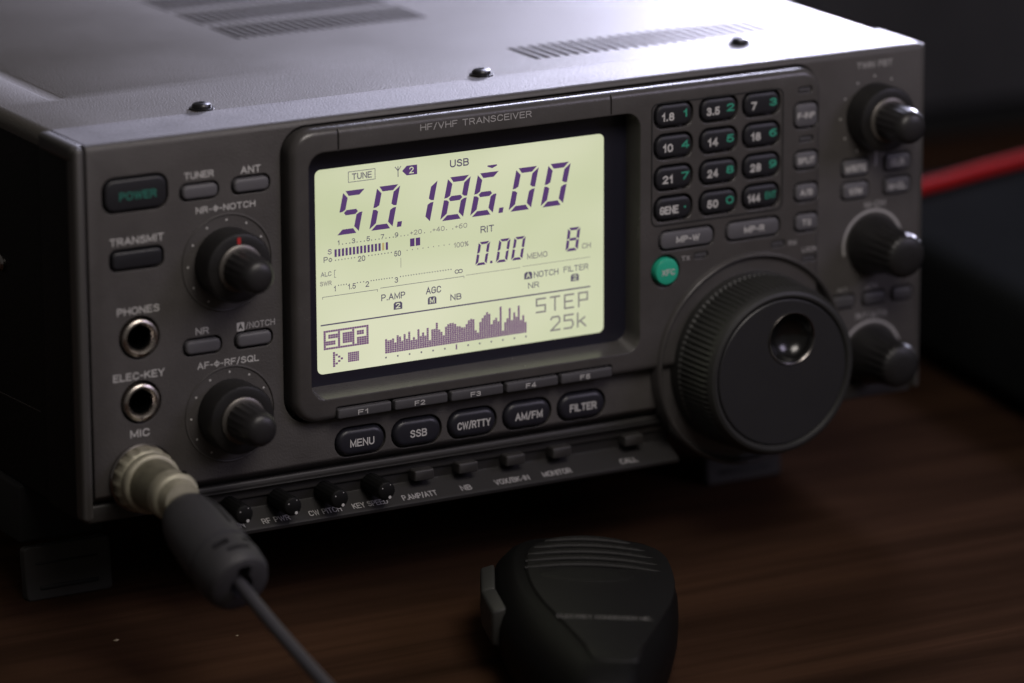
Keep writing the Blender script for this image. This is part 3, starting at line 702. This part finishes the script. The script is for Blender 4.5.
def dotrow(x0, x1, n, z, m=T, r=0.16):
    return [rect(x0 + (x1-x0)*i/(n-1) - r, x0 + (x1-x0)*i/(n-1) + r, z - r, z + r, m) for i in range(n)]
rows = []
for a, b in ((85.9, 88.3), (90.7, 93.1), (95.5, 98.0), (100.3, 102.7)): rows += dotrow(a, b, 3, 72.2)
rows += dotrow(105.3, 107.6, 3, 72.2, PA) + dotrow(113.2, 115.3, 2, 72.2, PA) + dotrow(120.6, 122.7, 2, 72.2, PA)
rows += dotrow(83.5, 89.8, 7, 67.6) + dotrow(94.5, 102.0, 8, 67.6) + dotrow(107.3, 121.5, 9, 67.6, PA) + dotrow(84.4, 87.0, 4, 59.9) + dotrow(90.6, 92.7, 3, 59.9) + dotrow(95.2, 102.2, 9, 59.9) + dotrow(105.0, 122.0, 20, 59.9, T)
lcd('meter_scale_dots', rows)
lt('20', 90.9, 93.3, 66.2, 67.9, T); lt('50', 103.0, 105.2, 66.2, 67.9, T); lt('100%', 123.0, 128.0, 66.3, 67.9, PA)
lt('ALC', 78.6, 82.1, 63.1, 64.5, T, -0.004); lt('SWR', 78.3, 82.1, 60.3, 61.7, PA, 0.01)
lcd('meter_scale_dots', [rect(83.0, 83.15, 62.4, 64.7, T), rect(83.0, 83.6, 64.55, 64.7, T), rect(83.0, 83.6, 62.4, 62.55, T), rect(105.1, 105.25, 62.6, 65.6, PA)])
for s_, x, w in (('1', 83.2, 0.6), ('1.5', 88.8, 2.6), ('2', 93.9, 1.2), ('3', 103.6, 1.2), ('\u221e', 124.6, 2.8)):
    lt(s_, x-w/2, x+w/2, 58.2, 59.9, T)
# dot-matrix area
PX, PZ = 0.815, 0.80
FONT5 = {'S': ['11111','10000','10000','11111','00001','00001','11111'], 'C': ['11111','10000','10000','10000','10000','10000','11111'], 'P': ['11111','10001','10001','11111','10000','10000','10000']}
cells = []
SCPF = {'S': ['1111','1000','1000','1111','0001','0001','1111'], 'C': ['1111','1000','1000','1000','1000','1000','1111'], 'P': ['1111','1001','1001','1111','1000','1000','1000']}
grid = [[1]*19 for _ in range(9)]
for ci, ch in enumerate('SCP'):
    for r in range(7):
        for c in range(5):
            if FONT5[ch][r][c] == '1': grid[r+1][1 + ci*6 + c] = 0
gx = 15.0 / 19; gz_ = 5.9 / 9
for r in range(9):
    for c in range(19):
        if grid[r][c]:
            x = 79.2 + c*gx; z = 46.7 - (r+1)*gz_
            cells.append(rect(x, x + gx*0.92, z, z + gz_*0.92, DT))
lcd('scope_badge', cells)
tri = []
for r in range(7):
    z = 39.9 - (r+1)*0.66; ext = 3 - abs(3 - r)
    for c in range(4):
        if c == 0 or c == ext + 0 : tri.append(rect(82.2 + c*0.86, 82.2 + c*0.86 + 0.74, z, z + 0.58, DT))
lcd('play_symbol', tri)
lcd('stop_symbol', [rect(87.2 + c*0.62, 87.2 + c*0.62 + 0.56, 36.1 + r*0.6, 36.1 + r*0.6 + 0.54, DT) for c in range(6) for r in range(5)])
hA = [100, 98, 92, 101, 86, 108, 104, 90, 112, 90, 120, 86, 92, 86, 120, 95, 108, 90, 120, 82, 112, 120, 140, 116, 108, 101, 125, 130, 142, 136, 130]
hB = [115, 108, 106, 110, 115, 122, 130, 125, 86, 82, 115, 125, 140, 150, 142, 110, 116, 120, 110, 150, 76, 104, 112, 148, 112, 136, 116, 152, 100, 112, 95]
heights = [a / 6.83 / 3.3 for a in hA] + [b / 6.4 / 3.22 for b in hB]
n = len(heights); pitch = 48.2 / n; sp = []
for i, h_ in enumerate(heights):
    x = 99.6 + i * pitch; av = sum(heights[max(0, i-3):i+4]) / len(heights[max(0, i-3):i+4])
    h_ = av + (h_ - av) * 1.9 - (0.35 if i % 3 == 1 else 0) + random.uniform(-0.3, 0.3); k = int(h_ / 0.60)
    for r in range(k + 1):
        z1 = min(0.60*r + 0.54, h_)
        if z1 > 0.60*r + 0.08: sp.append(rect(x, x + pitch*0.90, 37.0 + r*0.60, 37.0 + z1, DT))
lcd('spectrum_scope', sp)
lcd('scope_scale', [rect(99.6 + i*3.97, 99.6 + i*3.97 + 0.5, 35.5, 36.0, T) for i in range(13)] + [rect(99.6 + 6*3.97, 99.6 + 6*3.97 + 0.45, 35.0, 36.6, DT)])
def plain(s_, x, z, w, h, t, m, adv=1.36):
    """thin stroke dot-matrix style letters"""
    G = {'S': [((1,1),(0,1)),((0,1),(0,.5)),((0,.5),(1,.5)),((1,.5),(1,0)),((1,0),(0,0))], 'T': [((0,1),(1,1)),((.5,1),(.5,0))], 'E': [((1,1),(0,1)),((0,1),(0,0)),((0,0),(1,0)),((0,.5),(.85,.5))],
         'P': [((0,0),(0,1)),((0,1),(1,1)),((1,1),(1,.45)),((1,.45),(0,.45))], '2': [((0,.85),(.15,1)),((.15,1),(.85,1)),((.85,1),(1,.85)),((1,.85),(1,.6)),((1,.6),(0,0)),((0,0),(1,0))],
         '5': [((1,1),(0,1)),((0,1),(0,.6)),((0,.6),(.8,.6)),((.8,.6),(1,.4)),((1,.4),(1,.2)),((1,.2),(.8,0)),((.8,0),(0,0))], 'k': [((0,0),(0,1)),((0,.3),(.8,.65)),((.3,.42),(.9,0))]}
    out = []
    for i, ch in enumerate(s_):
        for (a, b) in G[ch]:
            A = Vector((x + i*w*adv + a[0]*w, z + a[1]*h)); B = Vector((x + i*w*adv + b[0]*w, z + b[1]*h))
            d = (B - A).normalized() * t/2; nrm = Vector((-d.y, d.x))
            out.append(poly([tuple(A - d - nrm), tuple(B + d - nrm), tuple(B + d + nrm), tuple(A - d + nrm)], m, YL - 0.002*random.random()))
    return out
lcd('step_readout', plain('STEP', 151.2, 42.7, 3.0, 4.1, 0.55, M['lcd_pale'], 1.63))
lcd('step_readout', plain('25k', 156.2, 36.4, 3.0, 4.1, 0.55, M['lcd_pale'], 1.55))
M['lcd_pale'].node_tree.nodes['Principled BSDF'].inputs['Emission Color'].default_value = (0.22, 0.205, 0.19, 1)

# ------------------------------------------------------------------ main tuning dial
dx, dz = 222.0, 20.6
sur = link('dial_surround', lathe('dial_surround', [(33.6, 3.0), (33.6, -4.2), (33.3, -5.1), (32.8, -5.5), (32.3, -5.2), (31.9, -4.3), (31.7, -1.8), (0.02, -1.5)], M['bezel'], 96, 40), radio, (dx, 0, dz))
def kn(a, k):
    return 1 + (0.011 * math.cos(96 * a) if k in (2, 3) else 0)
dial = link('tuning_dial', lathe('tuning_dial', [(27.6, -2.0), (27.6, -6.6), (26.9, -7.4), (26.5, -19.4), (26.2, -20.6), (25.9, -21.6), (25.2, -22.5), (24.3, -22.9), (23.6, -22.8), (23.1, -22.2), (22.9, -21.7), (22.6, -16.5), (0.02, -16.4)],
                                M['dial'], 960, 28, kn), radio, (dx, 0, dz))
face = link('dial_face', lathe('dial_face', [(22.85, -21.6), (22.8, -22.3), (22.4, -22.6), (0.02, -22.65)], M['dialface'], 96, 30), dial)
dc = Vector((3.0, 0, 10.4))
cut(face, [(lathe('c', [(0.02, -21.2), (8.0, -21.2), (8.1, -24)], M['dimple'], 48, None), tuple(dc))])
link('finger_dimple', lathe('finger_dimple', [(8.2, -22.4), (8.2, -22.85), (7.9, -22.95), (7.6, -22.7), (7.2, -21.6), (6.3, -20.1), (4.6, -18.7), (2.4, -17.9), (0.02, -17.7)], M['dimple'], 64, 70, cap=False), dial, tuple(dc))
link('dimple_rim', lathe('dimple_rim', [(8.25, -22.5), (8.3, -22.9), (8.1, -23.1), (7.9, -22.95)], M['chrome'], 64, 70, cap=False), dial, tuple(dc))

# ------------------------------------------------------------------ feet and fold-out stands (inside the radio frame)
for x0, nm in ((-1.0, 'front_foot'), (236.0, 'front_foot')):
    f = link(nm, rr(nm, 28.0, 16.5, 1.5, [(0, 3.2), (0, 0.4), (0.4, 0)], M['foot'], 40), radio, (x0 + 14.0, 44, -26.9))
    f.rotation_euler = (math.radians(-6), 0, 0)
    link('foot_slot', box('foot_slot', -9.5, 9.5, -0.35, 0.3, -5.2, -3.9, M['well'], 0.15, 1), f)
    link('foot_slot', box('foot_slot', -10.5, 9.5, -0.25, 0.3, 2.6, 3.2, M['well'], 0.1, 1), f)
    link('foot_block', box('foot_block', x0 - 0.4, x0 + 27, 47, 66, -17.9, 0.2, M['slot'], 1.2), radio)
for x0 in (14, 262):
    link('rear_foot', lathe('rear_foot', [(9, 15), (9, 1), (8, 0)], M['foot'], 32), radio, (x0, 278, -14.0)).rotation_euler = (PI/2, 0, 0)

# ================================================================== MIC CABLE (plug, strain relief, cord)
def R2W(p):
    x, y, z = p; c, s = math.cos(TILT), math.sin(TILT)
    return (x, y*c - z*s, y*s + z*c + TZ)
cable = empty('microphone_cable', 'grey microphone cable with a round metal plug screwed into the front of the radio', 'cable')
cable.location = (0, 0, TZ*MM); cable.rotation_euler = (TILT, 0, 0)
px_, pz_ = 17.4, 12.3
def teeth(a, k): return 1 + (0.035 * (1 if math.cos(18*a) > 0.3 else 0) if k in (1, 2) else 0)
pl = link('plug', lathe('plug', [(9.0, -0.4), (9.4, -1.0), (9.4, -3.6), (9.0, -4.6), (8.4, -4.9), (8.4, -5.6), (9.0, -6.0), (9.0, -7.6), (8.5, -8.2), (7.7, -8.4)], M['brass'], 144, 40, teeth), cable, (px_, 0, pz_))
link('plug_barrel', lathe('plug_barrel', [(7.7, -8.0), (7.4, -12), (6.9, -18.5), (6.0, -19.0)], M['brassd'], 64), pl)
link('plug_clamp', lathe('plug_clamp', [(6.4, -18.6), (7.3, -19.0), (7.4, -22.6), (7.0, -23.4), (6.2, -23.9), (5.4, -27.5)], M['brass'], 64), pl)
link('plug_slot', box('plug_slot', -1.2, 3.8, -23.0, -21.4, 5.8, 7.2, M['hole'], 0.5), pl)
socket = link('microphone_socket', lathe('microphone_socket', [(10.4, 3.0), (10.4, -0.9), (10.0, -1.3), (9.2, -1.3)], M['chrome'], 64), radio, (px_, 0, pz_))

A = Vector((17.7, -26.3, 9.4)); B = Vector((19.6, -60, -4.0))
dirv = (B - A).normalized(); L_ = (B - A).length
q = Vector((0, -1, 0)).rotation_difference(dirv)
boot_prof = [(5.0, 0), (6.4, -0.4), (7.3, -1.6), (8.3, -4.0), (9.4, -9), (9.9, -16), (10.0, -L_+13.2), (9.3, -L_+12.8), (9.3, -L_+12.0), (10.0, -L_+11.6), (10.1, -L_+7), (9.8, -L_+3), (8.8, -L_+0.8), (7.0, -L_), (3.6, -L_), (3.3, -L_+3), (0.02, -L_+3.2)]
boot = link('strain_relief', lathe('strain_relief', boot_prof, M['boot'], 64, 45), cable, tuple(A))
boot.rotation_mode = 'QUATERNION'; boot.rotation_quaternion = q
# moulded slots in the boot
cs = []
for (ya, yb, ang, wdt, dep) in ((-4.5, -19, 66, 1.3, 1.8), (-L_+9.8, -L_+8.0, 112, 5.0, 2.4), (-L_+9.8, -L_+8.0, 58, 4.4, 2.4), (-L_+6.2, -L_+4.8, 88, 7.5, 1.5)):
    me = box('c', -wdt/2, wdt/2, yb, ya, 9.8 - dep, 13, M['hole'])
    me.transform(Matrix.Rotation(math.radians(90-ang), 4, 'Y')); cs.append(me)
cs.append(box('c', -2.0, 2.0, -L_-1, -L_+3.6, -0.5, 6.9, M['hole']))
cut(boot, cs)
E0 = B - dirv * 4.0
cordpts = [tuple(E0), tuple(B + dirv*2), (20.8, -80, -14.5), (21.6, -108, -28), (22, -140, -42), (28, -180, -51), (60, -215, -55.8), (105, -215, -55.8)]
# world->radio frame for the hand mic end is handled below
cord_tail = [(118, -190, -53.7), (117, -160, -51)]
W2R = lambda p: (p[0], p[1]*math.cos(TILT) + (p[2]-TZ)*math.sin(TILT), -p[1]*math.sin(TILT) + (p[2]-TZ)*math.cos(TILT))
tail_w = [(44, -196, 2.4), (60, -214, 2.4), (74, -206, 3.0), (80, -190, 6.5), (84, -172, 12.0)]
cordpts = [tuple(E0), tuple(B + dirv*2), (22.6, -80, -13.8), (27.0, -104, -25), (32.5, -130, -37.5), W2R((39, -165, 6)), ] + [W2R(p) for p in tail_w]
link('cord', sweep('cord', cordpts, 1.9, M['cord'], 16, 12), cable)

# ================================================================== HAND MICROPHONE
mic = empty('hand_microphone', 'black hand microphone with ribbed top and grey push-to-talk key, on the table before the radio', 'microphone')
def outline(pts, n=72):
    """closed smooth outline through (x,y) points, resampled"""
    P = [Vector(p) for p in pts]; m_ = len(P); Q = []
    for i in range(m_):
        a, b, c, d = P[i-1], P[i], P[(i+1) % m_], P[(i+2) % m_]
        for k in range(12):
            t = k/12
            Q.append(0.5*((2*b) + (c-a)*t + (2*a-5*b+4*c-d)*t*t + (3*b-a-3*c+d)*t**3))
    Ls = [0]
    for i in range(len(Q)): Ls.append(Ls[-1] + (Q[(i+1) % len(Q)] - Q[i]).length)
    out = []; tot = Ls[-1]
    j = 0
    for i in range(n):
        t = tot*i/n
        while Ls[j+1] < t: j += 1
        f = (t - Ls[j]) / max(1e-9, Ls[j+1]-Ls[j]); out.append(Q[j].lerp(Q[(j+1) % len(Q)], f))
    return out
def sym(half): return half + [(-x, y) for x, y in reversed(half) if x > 0.01]
base_half = [(0, -63), (7, -62), (11.5, -56), (16.0, -44), (21.8, -28), (26.2, -12), (28.4, 4), (28.6, 18), (27.0, 30), (22, 38.5), (12, 42), (0, 43)]
face_half = [(0, -50), (6.0, -49.5), (8.0, -46), (9.2, -40), (15.0, -24), (20.5, -9), (23.2, 4), (23.5, 16), (22.0, 27), (17.5, 33.5), (9, 36.2), (0, 37)]
bo = outline(sym(base_half), 96); fo = outline(sym(face_half), 96)
def micring(t, z, sh=1.0): return [((b.x*(1-t) + (f.x+2.0)*t)*sh, (b.y*(1-t) + f.y*t)*sh, z) for b, f in zip(bo, fo)]
rings = [micring(0, 0, 0.86), micring(0, 1.0, 0.92), micring(0, 4, 0.97), micring(0, 9, 1.0), micring(0, 13, 1.0), micring(0.12, 17, 1.0), micring(0.55, 21.0), micring(0.85, 22.6), micring(1.0, 23.0)]
for v in (6, 7, 8):
    pass
bodym = rings_mesh('mic_body', rings, M['mic'], 35)
body = link('mic_body', bodym, mic)
# slightly sunken textured face plate
fm = [[(x*0.955, y*0.955 - 0.5, 23.02) for x, y, _ in micring(1.0, 0)], [(x*0.94, y*0.94 - 0.5, 23.5) for x, y, _ in micring(1.0, 0)]]
fm = [[(x*s_ + 2.2, y*s_ - 0.6, z) for x, y, _ in micring(1.0, 0)] for s_, z in ((0.97, 22.6), (0.96, 23.3), (0.93, 23.8))]
fp = link('mic_face', rings_mesh('mic_face', fm, M['micface'], 35), mic)
# ribs across the grille
for k in range(5):
    y0 = 33.0 - k*4.6; wx = (13.5, 17.5, 19.5, 20.5, 21.0)[k]
    pts = [(2.0 - wx + 2*wx*i/8, y0 - 0.004*((-wx + 2*wx*i/8)**2) * 1.3, 23.0 + 0.9*math.cos((i-4)/4*1.2)) for i in range(9)]
    link('grille_rib', sweep('grille_rib', pts, lambda t: 1.35*max(0.15, math.sin(PI*min(1, max(0, t*0.94+0.03)))**0.35), M['micface'], 12, 4), fp)
# oval thumb pad below the ribs
pad = [[(15*s_*math.cos(2*PI*i/48), 8.2 + 5.6*s_*math.sin(2*PI*i/48), z) for i in range(48)] for s_, z in ((1.0, 23.7), (0.95, 24.0), (0.6, 24.1))]
link('thumb_pad', rings_mesh('thumb_pad', pad, M['micface'], 60), fp)
tm = text_mesh('ELECTRET CONDENSER MIC.', M['printm'], 3.0, -21.5, 2.4, 28.5, 0, bold=-0.018)
tm.transform(Matrix.Rotation(-PI/2, 4, 'X')); tm.transform(Matrix.Translation((0, 0, 23.86*MM)))
link('printed_label', tm, fp)
# push-to-talk key on the left flank: two angled paddles
def paddle(y0, y1, xo0, xo1, nm):
    V = []
    for y, xo in ((y0, xo0), (y1, xo1)):
        V += [(xo, y, 6.5), (xo - 3.8, y, 7.5), (xo - 4.4, y, 18.0), (xo, y, 19.5)]
    me = to_mesh(nm, V, [(0,1,2,3), (7,6,5,4), (0,4,5,1), (1,5,6,2), (2,6,7,3), (3,7,4,0)], M['ptt'])
    bm = bmesh.new(); bm.from_mesh(me); bmesh.ops.recalc_face_normals(bm, faces=bm.faces[:])
    bmesh.ops.bevel(bm, geom=bm.edges[:], offset=0.9*MM, segments=3, profile=0.5, affect='EDGES'); bm.to_mesh(me); bm.free()
    me.shade_smooth(); me.set_sharp_from_angle(angle=math.radians(50)); return me
ptt = link('push_to_talk_key', paddle(7, 24, -28.0, -27.4, 'push_to_talk_key'), mic)
link('key_end', paddle(-7, 7.2, -25.4, -28.0, 'key_end'), ptt)
# cord grommet
link('cord_grommet', sweep('cord_grommet', [(1.6, -46, 14), (1.4, -56, 14), (0, -84, 11)], lambda t: 9.2 - 4.8*t + 0.55*math.sin(t*46), M['micface'], 24, 8), mic)
MICLOC = (126.4, -70.6, 2.0); MICROT = (math.radians(-2), math.radians(0.8), -0.465)
mic.scale = (0.95, 1.17, 1)
mic.location = [c*MM for c in MICLOC]; mic.rotation_euler = MICROT

# ================================================================== red cable, black box, crumbs
blocker = empty('light_blocker', 'added black light-blocking cabinet in the dark behind the radio and the red cable', 'backdrop')  # added dark block, keeps the low window light off the table
link('blocker_body', box('blocker_body', 352, 1000, 342, 480, 6.0, 174, M['blockm'], 3.0, 3), blocker)
link('blocker_base', box('blocker_base', 360, 992, 350, 470, 0, 6.2, M['slot'], 0.5), blocker)
rc = link('red_cable', sweep('red_cable', [(292, 306, 56), (306, 240, 50), (326, 165, 48.0), (360, 148, 47.7), (396, 154.5, 47.8), (412, 158.5, 47.9), (430, 163, 48.0), (470, 171, 48), (540, 176, 48)], 2.35, M['redcable'], 18, 10), None)
rc['label'] = 'thick red cable running out from behind the radio over the black box'; rc['category'] = 'cable'
bx = empty('equipment_case', 'low black equipment box on the table at the right of the radio', 'equipment box')
link('box_shell', box('box_shell', 361, 560, -110, 180, 3.0, 45, M['boxm'], 9.0, 6), bx)
for x, y in ((375, -95), (375, 165), (546, -95), (546, 165)):
    f = link('foot', lathe('foot', [(6, 3.4), (6, 0.6), (5.4, 0)], M['slot'], 24), bx, (x, y, 0)); f.rotation_euler = (PI/2, 0, 0)
for i, (x, y, s_, lab) in enumerate(((10.9, 3.2, 1.0, 'larger pale crumb on the table below the left foot of the radio'), (44.8, -7.9, 0.5, 'tiny pale crumb on the table beside the grey cable'))):
    V = [(1.1*s_, 0, 0.2), (-0.9*s_, 0.3, 0.1), (0.1, 0.5*s_, 0), (0, -0.45*s_, 0), (0.1, 0, 0.6*s_), (0.3*s_, 0.2, 0)]
    bm = bmesh.new(); [bm.verts.new(Vector(v)*MM) for v in V]; bmesh.ops.convex_hull(bm, input=bm.verts[:])
    me = bpy.data.meshes.new('crumb'); bm.to_mesh(me); bm.free(); me.materials.append(M['crumb'])
    o = link('crumb', me, None, (x, y, 0.05)); o['label'] = lab; o['category'] = 'crumb'; o['group'] = 'crumbs on the table'

# ================================================================== setting
tb = link('table_top', box('table_top', -900, 900, -800, 330, -28, 0, M['wood'], 2.0), None); tb['kind'] = 'structure'
fl = link('floor', to_mesh('floor', [(-6000, -4000, -740), (8000, -4000, -740), (8000, 9000, -740), (-6000, 9000, -740)], [(0, 1, 2, 3)], M['floor']), None); fl['kind'] = 'structure'

# ================================================================== light
w = bpy.data.worlds.new('World'); S.world = w; w.use_nodes = True
bg = w.node_tree.nodes['Background']; bg.inputs['Color'].default_value = (1.0, 0.93, 0.88, 1); bg.inputs['Strength'].default_value = 0.07
def area(name, loc, target, sx, sy, power, col):
    l = bpy.data.lights.new(name, 'AREA'); l.shape = 'RECTANGLE'; l.size = sx; l.size_y = sy; l.energy = power; l.color = col
    o = bpy.data.objects.new(name, l); COL.objects.link(o); o.location = loc
    d = Vector(target) - Vector(loc); o.rotation_euler = d.to_track_quat('-Z', 'Y').to_euler(); return o
win = area('window_light', (1.32, 1.25, 0.42), (0.22, 0.1, 0.1), 0.34, 0.12, 82, (0.78, 0.77, 1.0))
win2 = area('upper_window_light', (0.95, 1.05, 0.95), (0.2, 0.0, 0.1), 0.30, 0.18, 9.5, (0.75, 0.75, 1.0))
over = area('room_light', (-0.05, -0.95, 1.05), (0.12, 0.05, 0.05), 0.6, 0.4, 2.0, (1.0, 0.93, 0.86))
top_add = area('added_top_light', (0.13, -0.27, 0.45), (0.13, 0.0, 0.08), 0.22, 0.16, 0.85, (1.0, 0.92, 0.86))  # added close lamp, makes the front panel fall off darker downwards

fill = area('side_light', (1.1, -0.9, 0.8), (0.2, 0.0, 0.05), 0.5, 0.5, 4.2, (0.82, 0.74, 1.0))

# ================================================================== camera
cam = bpy.data.cameras.new('camera'); co = bpy.data.objects.new('camera', cam); COL.objects.link(co)
yaw, pit, rol = 0.5107, 0.2659, -0.0040
P_ = (4.838060, 0.510741, 0.265907, -0.003974, -0.543315, -1.219833, 0.417055)
d = Vector((math.sin(P_[1])*math.cos(P_[2]), math.cos(P_[1])*math.cos(P_[2]), -math.sin(P_[2])))
r = Vector((math.cos(P_[1]), -math.sin(P_[1]), 0)); u = r.cross(d)
c_, s_ = math.cos(P_[3]), math.sin(P_[3]); r2 = c_*r + s_*u; u2 = -s_*r + c_*u
Mc = Matrix(((r2.x, u2.x, -d.x, P_[4]), (r2.y, u2.y, -d.y, P_[5]), (r2.z, u2.z, -d.z, P_[6]), (0, 0, 0, 1)))
Mr = Matrix.Translation((0, 0, TZ*MM)) @ Matrix.Rotation(TILT, 4, 'X')
co.matrix_world = Mr @ Mc
cam.sensor_width = 36; cam.lens = P_[0]*1000*36/1024; cam.clip_start = 0.05; cam.clip_end = 60
foc = Mr @ Vector((0.104, 0.002, 0.060))
cam.dof.use_dof = True; cam.dof.focus_distance = (foc - co.matrix_world.translation).dot((Mr.to_3x3() @ d)); cam.dof.aperture_fstop = 5.6
S.camera = co
S.view_settings.view_transform = 'Standard'; S.view_settings.look = 'None'; S.view_settings.exposure = 0; S.view_settings.gamma = 1
S.render.engine = 'CYCLES'; S.cycles.use_denoising = True; S.cycles.max_bounces = 6
S.cycles.sample_clamp_indirect = 4
bpy.context.view_layer.update()
